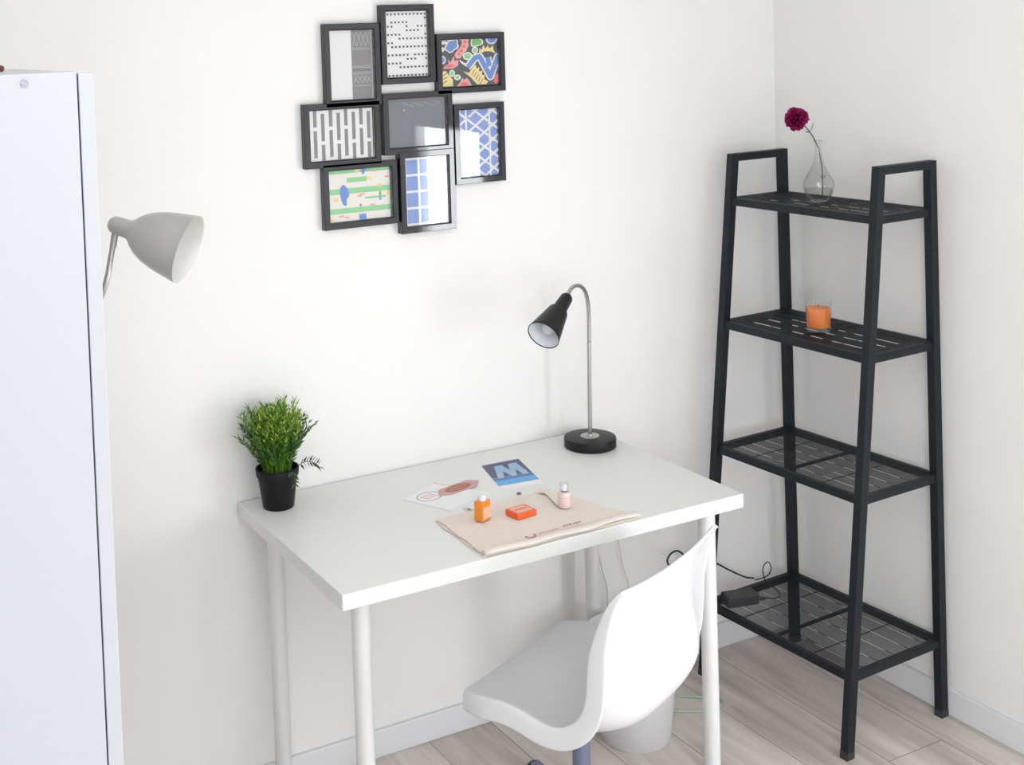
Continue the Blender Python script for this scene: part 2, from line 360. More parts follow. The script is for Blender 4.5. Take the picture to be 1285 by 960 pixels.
for li, z in enumerate(LV):
    a, b = xf_(z), xb_(z); r = MB()
    for x in (a, b): r.bar((x, yn+.012, z), (x, yf-.012, z), RH, .016, ux=(0, 0, 1))
    for yy in (yn, yf): r.bar((a+.013, yy, z), (b-.013, yy, z), RH, .016, ux=(0, 0, 1))
    sf = r.build('shelf_frame', M['black_steel'], ls, bevel=.001)
    # pressed steel deck: long narrow slats with rows of slots between them
    dkk = MB(); zt = z+RH/2-.001; x0, x1 = a+.007, b-.007; y0, y1 = yn+.007, yf-.007; ym = (y0+y1)/2
    dkk.box((x0, ym-.0045, zt-.006), (x1, ym+.0045, zt))
    pitch = .0078; n = int((x1-x0)/pitch); off = ((x1-x0)-n*pitch)/2
    xs = x0
    i = 0; x = x0
    rnd = random.Random(3)
    rows = [x0+(x1-x0)*q for q in ((.17, .40, .63, .84) if li < 2 else (.12, .30, .48, .66, .84))]
    while x < x1-.001:
        if rows and x >= rows[0]:     # a row of longer pressed slots, bridged twice
            rows.pop(0); gw = .0080 if li < 2 else .0028
            for q0, q1 in ((0, .06), (.30+.02*i/10, .36+.02*i/10), (.64-.02*i/10, .69-.02*i/10), (.95, 1)): dkk.box((x, y0+(y1-y0)*q0, zt-.0011), (x+gw, y0+(y1-y0)*q1, zt))
            x += gw
        wd = .0030 if li < 2 else .0018
        dkk.box((x, y0, zt-.0011), (min(x+wd, x1), y1, zt))
        x += .0054
        i += 1
    for k in (3, 9):
        yb = y0+(y1-y0)*k/12
        dkk.box((x0, yb-.0012, zt-.0024), (x1, yb+.0012, zt-.0012))
    dkk.build('slatted_deck', M['black_steel'], sf)
def shelfpt(x, y, z): return Vector((SX, SY, 0))+Matrix.Rotation(SR, 3, 'Z')@Vector((x, y, 0))+Vector((0, 0, z))

# ================================================================ VASE with carnation
ZV = LV[0]+RH/2
VX, VY = 1.618, -.321
prof_o = [(.0, .0008), (.024, .0008), (.0265, .003), (.034, .014), (.0415, .029), (.0445, .042), (.0420, .055), (.034, .068), (.0245, .083), (.0165, .100), (.0115, .118), (.0090, .136), (.0090, .152), (.0105, .161), (.0145, .1655)]
sc = .96
vs = thing('flower_vase', 'small clear glass bottle vase holding one carnation on the top shelf', 'vase', (VX, VY, ZV))
vb = MB().lathe([(r*sc, z*1.02) for r, z in prof_o], 56, closed=True).build('glass_body', M['glass'], vs, smooth=True)
MB().lathe([((r-.0024)*sc, z*1.02+.003) for r, z in prof_o[1:]], 56, closed=True).build('inner_wall', M['glass'], vb, smooth=True)
MB().lathe([(0, .0045), (.021, .0045), (.031, .016), (.0375, .029), (.0385, .034), (0, .034)], 48).build('water', M['water'], vs, auto=50)
tr = MB()
for k in range(48):
    pass
tr.lathe([(.0128, .1685), (.0140, .1697), (.0146, .1690), (.0136, .1678)], 40, closed=True).build('lip', M['glass'], vs, smooth=True)
VZ = ZV
ST = [(1.630, -.322, ZV+.012), (1.632, -.321, 1.447), (1.624, -.321, 1.492), (1.6195, -.3215, 1.510), (1.607, -.322, 1.532), (1.587, -.324, 1.558), (1.553, -.328, 1.588)]
cr = thing('carnation', 'dark magenta carnation bending left out of the glass vase', 'flower', (1.630, -.322, ZV+.012))
CO = Vector((1.630, -.322, ZV+.012))
st = MB().tube([p-CO for p in catmull(ST, 8)], .0018, 8).build('stem', M['stem'], cr, smooth=True)
lf = MB()
for (p, d, L_) in (((1.587, -.324, 1.558), (.35, -.1, .93), .035), ((1.587, -.324, 1.558), (-.9, .1, .25), .022), ((1.6315, -.3215, 1.425), (.7, -.1, .6), .022), ((1.6315, -.3215, 1.425), (-.5, -.1, .8), .018)):
    p = Vector(p)-CO; d = Vector(d).normalized(); sd = d.cross(Vector((0, 1, 0))).normalized()
    lf = MB(); lf.add([p, p+d*L_*.4+sd*.0016, p+d*L_, p+d*L_*.4-sd*.0016, p+d*L_*.45+Vector((0, .0012, 0))], [(0, 1, 4), (1, 2, 4), (2, 3, 4), (3, 0, 4)])
    lf.build('leaf', M['stem'], st)
hc = Vector((1.521, -.328, 1.606)); hd_ = (hc-Vector((1.560, -.328, 1.583))).normalized()
MB().lathe([(0, -.002), (.0035, 0), (.0055, .008), (.0065, .018), (.0075, .024), (0, .024)], 14, along(Vector((1.5545, -.328, 1.5868))-CO, hd_)).build('calyx', M['stem'], cr, smooth=True)
pt = MB(); rr = random.Random(5); base = hc-hd_*.018-CO
qx = hd_.to_track_quat('Z', 'Y').to_matrix()
for lay, (tilt, cnt, rad) in enumerate(((1.75, 14, .033), (1.35, 14, .034), (1.0, 13, .035), (.7, 11, .035), (.42, 9, .034), (.15, 6, .031))):
    for i in range(cnt):
        a = 2*PI*(i+.5*(lay % 2)+rr.uniform(-.25, .25))/cnt; t = tilt+rr.uniform(-.16, .16)
        d = qx@Vector((math.sin(t)*math.cos(a), math.sin(t)*math.sin(a), math.cos(t))); s1 = d.cross(qx@Vector((0, 0, 1)))
        s1 = s1.normalized() if s1.length > .05 else qx@Vector((1, 0, 0)); n_ = s1.cross(d)
        R_ = rad*rr.uniform(.88, 1.08); K = 7; vsx = [base]
        for rw, (f, wd) in enumerate(((.5, .006), (.85, .011), (1.0, .0125))):
            for k in range(K):
                u = k/(K-1)*2-1; ruff = (.0022*rw)*math.sin(k*2.6+rr.uniform(0, 1.5))
                ff = f-(.10*abs(u)**2 if rw == 2 else 0)+(rr.uniform(-.035, .035) if rw == 2 else 0)
                vsx.append(base+d*R_*ff+s1*wd*u+n_*(ruff+.004*u*u))
        fs = [(0, 1+k, 2+k) for k in range(K-1)]
        for rw in range(2): fs += [(1+rw*K+k, 2+rw*K+k, 2+(rw+1)*K+k, 1+(rw+1)*K+k) for k in range(K-1)]
        pt.add(vsx, fs)
pt.build('petals', M['petal'], cr, smooth=True, recalc=False)

# ================================================================ CANDLE GLASS
ZK = LV[1]+RH/2
cg = thing('candle_glass', 'orange candle in a clear tumbler on the second shelf from the top', 'candle', (1.573, -.355, ZK))
MB().lathe([(0, .0008), (.030, .0008), (.0325, .004), (.0355, .086), (.0345, .0868), (.0335, .086), (.0318, .012), (0, .012)], 48, closed=True).build('tumbler', M['glass'], cg, auto=40)
wx = MB().lathe([(0, .0125), (.0300, .0125), (.0312, .015), (.0325, .062), (.031, .0655), (.012, .064), (0, .064)], 48).build('wax', M['wax'], cg, auto=50)
MB().tube([(0, 0, .064), (.0005, 0, .070), (.002, 0, .076)], .0009, 6).build('wick', M['dark_plastic'], wx)

# ================================================================ DESK LAMP
LB = Vector((.960, -.127, HT))
dl = thing('desk_lamp', 'black gooseneck desk lamp with round base at the back of the desk', 'lamp', LB)
MB().lathe([(0, 0), (.066, 0), (.0695, .002), (.0700, .004), (.0700, .024), (.0692, .026), (.066, .0272), (0, .0272)], 64).build('base', M['lamp_black'], dl, auto=35)
MB().lathe([(0, .0272), (.0255, .0272), (.0255, .0290), (.0235, .0302), (.009, .0306), (.0085, .034), (0, .034)], 40).build('base_plate', M['nickel'], dl, auto=35)
neck = [(.003, .003, .03), (.0045, .003, .14), (.006, .0025, .22), (.007, .002, .285)]
ARC = [(.967, -.125, 1.0225), (.9670, -.1262, 1.06), (.9660, -.1285, 1.097), (.9600, -.134, 1.132), (.9474, -.143, 1.162), (.9268, -.155, 1.1815), (.8973, -.172, 1.1916), (.8683, -.190, 1.1886), (.847, -.206, 1.176)]
MB().tube(catmull([Vector(p) for p in neck], 6), .0056, 14).build('pole', M['nickel'], dl, smooth=True)
arc = [Vector(p)-LB for p in ARC]
gn = MB(); gp = catmull(arc, 6)
gn.tube(gp, [.0052+.0003*(i % 2) for i in range(len(gp))], 14); gn.build('gooseneck', M['nickel'], dl, smooth=True)
hA = Vector((.847, -.206, 1.175)); hB = Vector((.7285, -.268, 1.101)); hx = (hB-hA); hl = hx.length; hx.normalize()
mh = along(hA-LB, hx)
def sc_(pr, l): return [(r, z*l) for r, z in pr]
so = MB().lathe(sc_([(0, 0), (.012, .0), (.0150, .03), (.0165, .06), (.0190, .34), (.0195, .37), (.0200, .372), (.0255, .40), (.0265, .42), (.0425, .985), (.0430, 1.0), (.0414, 1.004), (.0408, .985)], hl), 48, mh, closed=True).build('lamp_shade', M['lamp_black'], dl, auto=40)
MB().lathe(sc_([(.0410, .99), (.0400, .97), (.0250, .44), (.018, .40), (0, .40)], hl), 48, mh, closed=True).build('shade_lining', M['lamp_white'], so, auto=50)
MB().lathe(sc_([(0, .40), (.012, .42), (.013, .55), (.019, .72), (.020, .80), (.014, .90), (0, .93)], hl), 32, mh).build('bulb', mat('frosted_bulb', (.62, .64, .68), .4), so, smooth=True)

# ================================================================ POTTED PLANT
PP = Vector((.076, -.083, HT))
pp = thing('potted_plant', 'bushy green artificial plant in a black pot on the left desk corner', 'plant', PP)
po = MB().lathe([(0, 0), (.036, 0), (.0375, .002), (.0475, .076), (.0510, .078), (.0525, .095), (.0518, .0965), (.0485, .0965), (.0475, .080), (0, .080)], 48, closed=True).build('pot', M['pot'], pp, auto=40)
MB().lathe([(0, .083), (.02, .086), (.047, .082), (.047, .079), (0, .079)], 28).build('soil', M['soil'], pp, smooth=True)
def leafmat(name, a, b):
    m = bpy.data.materials.new(name); m.use_nodes = True; nt = m.node_tree; bs = nt.nodes['Principled BSDF']
    gI = nt.nodes.new('ShaderNodeNewGeometry'); mx = nt.nodes.new('ShaderNodeMixRGB'); mx.inputs[1].default_value = (*a, 1); mx.inputs[2].default_value = (*b, 1)
    nt.links.new(gI.outputs['Random Per Island'], mx.inputs[0]); nt.links.new(mx.outputs[0], bs.inputs['Base Color']); bs.inputs['Roughness'].default_value = .45
    bs.inputs['Subsurface Weight'].default_value = 0
    return m
M['leaf_new'] = leafmat('young_green_leaf', (.16, .36, .02), (.50, .62, .10)); M['leaf_mid'] = leafmat('green_leaf', (.045, .16, .012), (.14, .30, .03)); M['leaf_dark'] = leafmat('dark_leaf', (.018, .045, .018), (.05, .10, .03))
fo = MB(); rl = random.Random(11)
def leaf(p, d, L_, w_, mi, flip=1):
    d = d.normalized(); sd = d.cross(Vector((rl.uniform(-1, 1), rl.uniform(-1, 1), .6))).normalized(); n_ = sd.cross(d)
    fo.add([p, p+d*L_*.35+sd*w_+n_*.0006, p+d*L_-n_*.001, p+d*L_*.35-sd*w_+n_*.0006, p+d*L_*.4-n_*.0008], [(0, 1, 4), (1, 2, 4), (2, 3, 4), (3, 0, 4)], mi)
def sprig(a, lean, H, kind):
    base_r = rl.uniform(0, .032); p0 = Vector((base_r*math.cos(a), base_r*math.sin(a), .08)); out = Vector((math.cos(a), math.sin(a), 0))
    P = [p0+out*lean*H*(t**1.5)+Vector((0, 0, H*t*(1-.10*lean*t))) for t in [i/7 for i in range(8)]]
    fo.tube(P, [.0011]*4+[.0008]*4, 4, mi=1)
    m_ = 15 if kind else 12
    for k in range(m_):
        t = .22+.78*k/(m_-1); i = min(int(t*7), 6); fr = t*7-i; p = P[i].lerp(P[i+1], fr); td = (P[i+1]-P[i]).normalized()
        for s in (0, 1):
            az = rl.uniform(0, 2*PI); sp = rl.uniform(.35, .75)
            dd = td*(1-sp*.5)+Vector((math.cos(az), math.sin(az), .1))*sp
            mi = 0 if (t > .72 and rl.random() < .65) else (1 if rl.random() < .72 else 2)
            if kind == 0 and lean > .3: mi = 2 if rl.random() < .6 else 1
            leaf(p, dd, rl.uniform(.013, .024), rl.uniform(.0014, .0024), mi)
for i in range(150):
    a = rl.uniform(0, 2*PI); q = rl.random()**.7; lean = q*.36
    sprig(a, lean, rl.uniform(.135, .190)*(1-.22*q), 1)
for i in range(44):
    a = rl.uniform(-1.2, .6) if i % 2 else rl.uniform(2.2, 4.4); sprig(a, rl.uniform(.36, .62), rl.uniform(.06, .13), 0)
fo.build('foliage', [M['leaf_new'], M['leaf_mid'], M['leaf_dark']], pp, recalc=False)
fo = MB()
Pd = catmull([Vector((.038, -.014, .082)), Vector((.052, -.022, .100)), Vector((.070, -.026, .104)), Vector((.086, -.028, .098)), Vector((.095, -.03, .088))], 5)
fo.tube(Pd, .0009, 5, mi=0)
for k in range(5, len(Pd)-1, 2):
    for s in (-1, 1): leaf(Pd[k], Vector((.5, -.2, s*.9)), .018, .0028, 0)
leaf(Pd[-1], Vector((1, 0, -.6)), .02, .003, 0)
Pd = catmull([Vector((.010, -.050, .085)), Vector((.014, -.060, .098)), Vector((.018, -.064, .088)), Vector((.018, -.065, .065))], 5)
fo.tube(Pd, .0009, 5, mi=0)
for k in range(4, len(Pd), 2):
    for s in (-1, 1): leaf(Pd[k], Vector((s*.8, -.2, -.7)), .016, .0026, 0)
fo.build('drooping_sprig', M['leaf_dark'], pp, recalc=False)

# ================================================================ THINGS ON THE DESK
ZD = HT
def flat(name, quad, th, z, m, label, cat, build=None):
    """thin sheet through 4 world corners (x,y), ccw; build(uv->world) may add print"""
    c = Vector((sum(q[0] for q in quad)/4, sum(q[1] for q in quad)/4, z))
    o = thing(name, label, cat, c)
    return o, c
def bil(quad, c):
    """unit square -> sheet plane (local to thing), u along q0->q1, v along q0->q3"""
    q = [Vector((a[0], a[1], 0)) for a in quad]; cc = Vector((c.x, c.y, 0))
    def f(v): 
        u, w_ = v.x, v.y
        p = q[0]*(1-u)*(1-w_)+q[1]*u*(1-w_)+q[2]*u*w_+q[3]*(1-u)*w_
        return p-cc+Vector((0, 0, v.z))
    return f
# white folded brochure
qA = [(.3463, -.2115), (.4077, -.3383), (.5482, -.284), (.4677, -.151)]
o, c = flat('brochure', qA, .002, ZD, None, 'white folded brochure with a ring emblem left of the blue flyer', 'brochure')
f = bil(qA, c)
b = MB(); b.prism([(0, 0), (.5, 0), (1, 0), (1, 1), (0, 1)], .0002, .0012, 0, f); b.prism([(.02, .02), (.99, .01), (.98, .98), (.01, .97)], .0014, .0022, 0, f); b.build('pages', M['paper'], o)
pr = MB(); ring(pr, .30, .36, .19, .25, .016, .0022, .0024, 0, xf=f)
for k in range(4): pr.prism([(.20, .24+.07*k), (.40, .24+.07*k), (.40, .26+.07*k), (.20, .26+.07*k)], .0022, .0024, 1, f)
pr.prism([(.0, .985), (.0, .97), (.55, .97), (.55, .985)], .0022, .0024, 1, f)
pr.build('print', [M['grey_ink'], M['pink_ink']], o)
# orange stamped tag lying across its corner
c = Vector((.497, -.2160, ZD+.0026))
o = thing('paper_tag', 'small pointed tag with orange oval print on the brochure corner', 'tag', c, .25)
b = MB(); b.prism([(-.070, -.006), (-.045, -.024), (.040, -.026), (.072, -.002), (.050, .022), (-.045, .022)], 0, .0012); b.build('card', mat('pale_pink_card', (.66, .42, .42), .7), o)
pr = MB(); pr.prism(circ(0, -.002, .044, .020), .0012, .0015, 0); ring(pr, 0, -.002, .036, .015, .004, .0015, .0017, 1); pr.prism([(-.02, -.003), (.02, -.006), (.02, -.002), (-.02, .001)], .0015, .0017, 1)
pr.build('print', [M['orange_ink'], M['brown_ink']], o)
# blue flyer
qB = [(.5850, -.282), (.6960, -.2950), (.7400, -.112), (.6308, -.1065)]
o, c = flat('flyer', qB, .001, ZD, None, 'dark blue flyer with a pale capital letter M near the desk back', 'flyer')
f = bil(qB, c)
MB().prism([(0, 0), (1, 0), (1, 1), (0, 1)], .0002, .0014, 0, f).build('paper', M['paper'], o)
pr = MB()
bands = [(.13, .32, 2), (.32, .46, 1), (.46, 1.0, 0)]
for a_, b_, mi in bands: pr.prism([(.0, a_), (1, a_), (1, b_), (.0, b_)], .0014, .0016, mi, f)
def P_(pts, mi, z=.0016): pr.prism([(u, v) for u, v in pts], z, z+.0002, mi, f)
# the letter: two slanted peaks
P_([(.12, .40), (.28, .40), (.37, .64), (.48, .40), (.60, .40), (.71, .64), (.76, .40), (.92, .40), (.86, .88), (.64, .88), (.55, .62), (.47, .88), (.27, .88)], 3)
for k, (u0, u1) in enumerate(((.14, .18), (.21, .25), (.49, .52), (.55, .58), (.78, .82), (.85, .89))):
    P_([(u0, .43), (u1, .43), (u1+.03, .56), (u0+.03, .56)], 4, .0018)
pr.build('print', [M['dkblue'], M['mdblue'], M['ltblue'], M['paleblue'], M['cream_letter']], o)
# folded cotton tote bag
bagT = thing('tote_bag', 'folded natural cotton tote bag lying flat at the front desk edge', 'bag', (.53, -.49, ZD))
BO = Vector((.53, -.49, 0))
qC = [(.338, -.610), (.750, -.612), (.680, -.345), (.345, -.375)]
def sheet(quad, z0, th, m, name, parent, nx=30, ny=20, amp=.0016, seed=1, curl=None):
    q = [Vector((a[0], a[1], 0)) for a in quad]; rq = random.Random(seed); ph = [rq.uniform(0, 6) for _ in range(6)]
    vs = []; 
    for j in range(ny+1):
        for i in range(nx+1):
            u, v = i/nx, j/ny
            p = q[0]*(1-u)*(1-v)+q[1]*u*(1-v)+q[2]*u*v+q[3]*(1-u)*v
            h = amp*(1+math.sin(u*9+ph[0]+v*4)*.5+math.sin(v*11+ph[1]+u*5)*.5)
            edge = min(u, 1-u, v, 1-v); h *= min(1, edge*8+.25)
            dx = .002*math.sin(v*14+ph[2])*(1-2*u)+.0; dy = .0025*math.sin(u*13+ph[3])*(1 if v in (0, 1) else .3)
            vs.append(p+Vector((dx, dy, z0+h))-BO)
    n = len(vs); top = [v+Vector((0, 0, th)) for v in vs]; allv = vs+top; fs = []
    for j in range(ny):
        for i in range(nx):
            a = j*(nx+1)+i; fs += [(a, a+nx+1, a+nx+2, a+1), (a+n, a+1+n, a+nx+2+n, a+nx+1+n)]
    bd = [i for i in range(nx+1)]+[j*(nx+1)+nx for j in range(1, ny+1)]+[ny*(nx+1)+i for i in range(nx-1, -1, -1)]+[j*(nx+1) for j in range(ny-1, 0, -1)]
    for k in range(len(bd)): a, b_ = bd[k], bd[(k+1) % len(bd)]; fs.append((a, b_, b_+n, a+n))
    return MB().add(allv, fs).build(name, m, parent, smooth=False, auto=45)
sheet(qC, .0004, .0022, M['cotton'], 'lower_layer', bagT, seed=2, amp=.0008)
sheet([(.340, -.6125), (.748, -.6130), (.672, -.352), (.350, -.382)], .0042, .0018, M['cotton'], 'upper_layer', bagT, seed=4, amp=.0009)
# the front hem rolls up a little along the desk edge
hm = MB()
hp = [Vector((.340+.41*t, -.6085-.004*math.sin(t*5+.3)+.003*math.sin(t*17), .0108+.0015*math.sin(t*7))) for t in [i/24 for i in range(25)]]
vsx = []
for p in hp:
    for a in range(8):
        an = 2*PI*a/8; vsx.append(p-BO+Vector((0, .013*math.cos(an), .0032*math.sin(an))))
hm.add(vsx, [(i*8+a, i*8+(a+1) % 8, (i+1)*8+(a+1) % 8, (i+1)*8+a) for i in range(24) for a in range(8)]+[list(range(8))[::-1], [24*8+a for a in range(8)]])
hm.build('rolled_hem', mat('pale_cotton_hem', (.88, .81, .75), .9, bump=(400, .0005)), bagT, smooth=True)
# strap handle curling at the back of the bag
st_ = [Vector((.640, -.366, .0115)), Vector((.652, -.385, .0120)), Vector((.648, -.415, .0112)), Vector((.640, -.445, .0106)), Vector((.634, -.470, .0100))]
sp = catmull(st_, 7); sm = MB(); vsx = []
for i, p in enumerate(sp):
    t = (sp[min(i+1, len(sp)-1)]-sp[max(i-1, 0)]); nn = Vector((-t.y, t.x, 0)).normalized()
    for s, h in ((-1, 0), (1, 0), (1, .0016), (-1, .0016)): vsx.append(p+nn*.011*s+Vector((-BO.x, -BO.y, h)))
nsp = len(sp)
sm.add(vsx, [(i*4+a, i*4+(a+1) % 4, (i+1)*4+(a+1) % 4, (i+1)*4+a) for i in range(nsp-1) for a in range(4)]+[(0, 1, 2, 3), tuple((nsp-1)*4+a for a in (3, 2, 1, 0))])
sm.build('strap', M['cotton'], bagT)
pr = MB()
ring(pr, .468-BO.x, -.592-BO.y, .013, .0115, .003, .0134, .0142, 0, n=20, a0=PI*.9, a1=PI*2.15)
for k in range(6): pr.box((.560-BO.x+.0085*k, -.586-BO.y+.001*(k % 2), .0134), (.5655-BO.x+.0085*k, -.582-BO.y+.001*(k % 3), .0142))
for k in range(8): pr.box((.492-BO.x+.008*k, -.580-BO.y, .0085), (.496-BO.x+.008*k, -.577-BO.y, .0092), 1)
pr.build('print', [M['red_ink'], M['pink_ink']], bagT)
# small metallic pin at the bag's back edge
# bottles
def bottle(name, loc, r, h, hs, hc, body, cap, label, rz=0, square=False):
    t = thing(name, label, 'bottle', loc, rz)
    if square:
        b_ = MB().box((-r, -r*.75, .0005), (r, r*.75, h)).build('body', body, t, bevel=.003, seg=3)
        MB().box((-r*.9, -r*.75-.0006, h*.14), (r*1.0-.002, -r*.75-.0001, h*.72)).build('label', M['label_pk'], b_)
    else:
        b_ = MB().lathe([(0, .0005), (r*.94, .0005), (r, .002), (r, h*.9), (r*.93, h*.97), (r*.6, h), (0, h)], 32).build('body', body, t, auto=40)
    MB().lathe([(0, h), (r*.55, h), (r*.55, h+.003), (0, h+.003)], 24).build('neck', cap, t)
    MB().lathe([(0, h+.003), (r*hs, h+.003), (r*hs, h+.003+hc*.92), (r*hs*.9, h+.003+hc), (0, h+.003+hc)], 28).build('cap', cap, t, auto=40)
    return t
bt = bottle('bottle', (.4345, -.4430, ZD+.0088), .0165, .046, .50, .009, M['orange_liq'], M['cap_white'], 'small orange gel bottle with white cap standing on the tote bag', rz=.42, square=True)
b2 = bottle('bottle', (.6375, -.4770, ZD+.0090), .0150, .036, .68, .0185, M['pink_bottle'], M['clear'], 'small pale pink bottle with clear cap on the tote bag, right of the box')
MB().lathe([(.01515, .024), (.01525, .0243), (.01515, .0250)], 28, closed=True).build('pink_line', M['pink_ink'], b2)
MB().lathe([(0, .039), (.006, .039), (.0052, .054), (0, .0545)], 20).build('spray_nozzle', M['cap_white'], b2)
bx = thing('soap_box', 'small orange box with pale label between the two bottles', 'box', (.5250, -.4640, ZD+.0088), .12)
bb = MB().box((-.028, -.023, 0), (.028, .023, .013)).build('carton', M['box_or'], bx, bevel=.0012)
MB().box((-.021, -.017, .013), (.022, .018, .0133)).build('label', M['box_top'], bb)
lt = MB()
for k in range(5): lt.box((-.016+.007*k, -.004, .0133), (-.0115+.007*k, .006, .0136))
lt.build('lettering', M['box_or'], bb)
# small brown seal and a bead
sl = MB().lathe([(0, 0), (.0045, 0), (.0055, .0015), (.0045, .0035), (0, .004)], 16)
sl.build('bead', M['brown_ink'], smooth=True, loc=(.6040, -.3300, ZD+.0004)); bead = bpy.data.objects['bead']; tag(bead, 'tiny dark brown bead lying below the blue flyer', 'bead')
tg = MB(); tg.prism([(-.010, -.010), (.010, -.010), (.006, .012), (-.002, .014)], 0, .0016, 0); tg.prism([(-.005, -.006), (.005, -.006), (.002, .005)], .0016, .0020, 1)
tag(tg.build('paper_label', [M['paper_cream'], M['brown_ink']], loc=(.4480, -.3520, ZD+.0001), rot=(0, 0, .4)), 'tiny cream label with brown mark behind the orange bottle', 'label')

# ================================================================ COLLAGE OF EIGHT FRAMES on the wall
cf = thing('collage_picture_frame', 'black collage of eight joined picture frames hanging on the back wall', 'picture frame', (.501, 0, 1.637))
CFO = Vector((.505, 0, 1.64))
def clip(poly):
    def cl(P, ax, val, sgn):
        o = []
        for i in range(len(P)):
            a, b_ = P[i], P[(i+1) % len(P)]; da, db = sgn*(a[ax]-val), sgn*(b_[ax]-val)
            if da >= 0: o.append(a)
            if (da >= 0) != (db >= 0): t = da/(da-db); o.append((a[0]+(b_[0]-a[0])*t, a[1]+(b_[1]-a[1])*t))
        return o
    for ax, v, s in ((0, 0, 1), (0, 1, -1), (1, 0, 1), (1, 1, -1)):
        if not poly: return []
        poly = cl(poly, ax, v, s)
    return poly
PC = {k: mat('print_'+k, v, .6) for k, v in dict(white=(.80, .79, .80), cream=(.80, .77, .72), ltgrey=(.40, .40, .41), grey=(.20, .19, .20), dgrey=(.10, .095, .11), black=(.02, .02, .025), navy=(.045, .05, .06),
      blue=(.12, .25, .60), pblue=(.21, .32, .66), red=(.72, .16, .18), pink=(.80, .36, .36), yellow=(.80, .66, .28), green=(.16, .48, .14), lgreen=(.26, .60, .28), photo=(.15, .16, .185)).items()}
PK = list(PC)
def picture(kind):
    """returns list of (polygon in unit square with v down, material key)"""
    L_ = []; R = lambda x0, y0, x1, y1, m: L_.append(([(x0, y0), (x1, y0), (x1, y1), (x0, y1)], m))
    def seg(x0, y0, x1, y1, w, m, asp=1.0):
        dx, dy = (x1-x0), (y1-y0)*asp; l = math.hypot(dx, dy); nx, ny = -dy/l*w/2, dx/l*w/2/asp
        L_.append(([(x0+nx, y0+ny), (x1+nx, y1+ny), (x1-nx, y1-ny), (x0-nx, y0-ny)], m))
    def blob(cx, cy, rx, ry, m, n=16, wob=0, a=0, k=3, rim=None):
        if rim: blob(cx, cy, rx+.02, ry+.026, rim, n, wob, a, k)
        P = []
        for i in range(n):
            t = 2*PI*i/n; r = 1+wob*math.sin(k*t+1); x, y = rx*r*math.cos(t), ry*r*math.sin(t)
            P.append((cx+x*math.cos(a)-y*math.sin(a), cy+x*math.sin(a)+y*math.cos(a)))
        L_.append((P, m))
    if kind == 'A':
        R(0, 0, .51, 1, 'white'); R(.51, 0, .955, 1, 'grey'); R(.955, 0, 1, 1, 'ltgrey')
        for k in range(4):
            x = .54+.1*k
            for y0, y1 in ((.03, .23), (.66, .76)):
                seg(x, y0, x+.05, (y0+y1)/2, .012, 'ltgrey', 1.5); seg(x+.05, (y0+y1)/2, x, y1, .012, 'ltgrey', 1.5); seg(x+.1, y0, x+.05, (y0+y1)/2, .012, 'ltgrey', 1.5); seg(x+.05, (y0+y1)/2, x+.1, y1, .012, 'ltgrey', 1.5)
        for y in (.26, .28, .52, .54, .61, .63, .80): R(.52, y, .95, y+.008, 'ltgrey')
        for k in range(7): R(.55+.055*k, .565, .575+.055*k, .59, 'dgrey')
    if kind == 'B':
        R(0, 0, 1, 1, 'white')
        rows = {0: range(11), 1: [10], 2: range(1, 6), 3: [0, 1, 5, 8, 9, 10], 4: [5, 6, 7, 8], 5: [0, 1, 2, 3, 10], 6: range(3, 11), 7: [0, 1], 8: range(1, 11), 10: [0, 1, 2, 3, 4, 5, 7, 8, 9, 10], 11: [5, 6, 7, 10], 12: range(4), 13: range(3, 11), 15: range(11)}
        for r, cs in rows.items():
            for c_ in cs:
                x, y = .075+.0885*c_, .045+.0617*r; L_.append(([(x-.024, y-.013), (x+.024, y-.013), (x+.019, y+.015), (x-.019, y+.015)], 'black'))
            if r not in (1,): blob(-.005, .045+.0617*r, .016, .012, 'black', 8)
    if kind == 'C':
        R(0, 0, 1, 1, 'navy')
        blob(.20, .13, .13, .085, 'blue', a=-1.0, wob=.12, k=5, rim='cream'); blob(.06, .06, .07, .035, 'cream')
        for x, y in ((.43, .03), (.43, .12), (.40, .20), (.35, .27), (.31, .33)): blob(x, y, .065, .08, 'pink')
        for x, y in ((.43, .06), (.41, .15), (.36, .24), (.32, .31)): blob(x, y, .03, .03, 'red')
        blob(.63, .06, .09, .09, 'green', wob=.15, rim='cream'); blob(.60, .24, .035, .05, 'lgreen', rim='cream'); blob(.47, .36, .065, .06, 'lgreen', a=.5, rim='cream')
        blob(.90, .02, .08, .08, 'blue', rim='cream')
        L_.append(([(.67, .33), (.68, .20), (.72, .24), (.75, .13), (.79, .22), (.83, .14), (.86, .22), (.92, .15), (.93, .25), (.97, .33), (.88, .28), (.78, .27)], 'yellow'))
        for pw, m in ((.13, 'cream'), (.085, 'blue')):
            for a_, b_ in (((.46, .60), (.60, .40)), ((.60, .40), (.68, .38)), ((.68, .38), (.86, .82)), ((.86, .82), (1.0, .40)), ((.82, .40), (.84, .55))): seg(*a_, *b_, pw, m, .8); blob(*b_, pw/2, pw/2*1.25, m, 12)
        L_.append(([(.03, .60), (.14, .50), (.13, .40), (.17, .48), (.23, .34), (.24, .45), (.31, .43), (.30, .55), (.20, .61)], 'pink')); blob(.15, .55, .09, .035, 'red', a=-.1)
        L_.append(([(.38, .68), (.48, .72), (.58, .56), (.61, .55), (.62, .64), (.67, .60), (.66, .70), (.72, .68), (.71, .78), (.76, .77), (.75, .87), (.82, .92), (.78, .98), (.62, .97), (.50, .80)], 'yellow'))
        for k in range(5): seg(.58+.035*k, .66+.05*k, .53+.035*k, .76+.055*k, .012, 'brown' if False else 'dgrey', .8)
        L_.append(([(0, .98), (0, .68), (.08, .65), (.12, .72), (.17, .80), (.20, .84), (.20, .98)], 'yellow'))
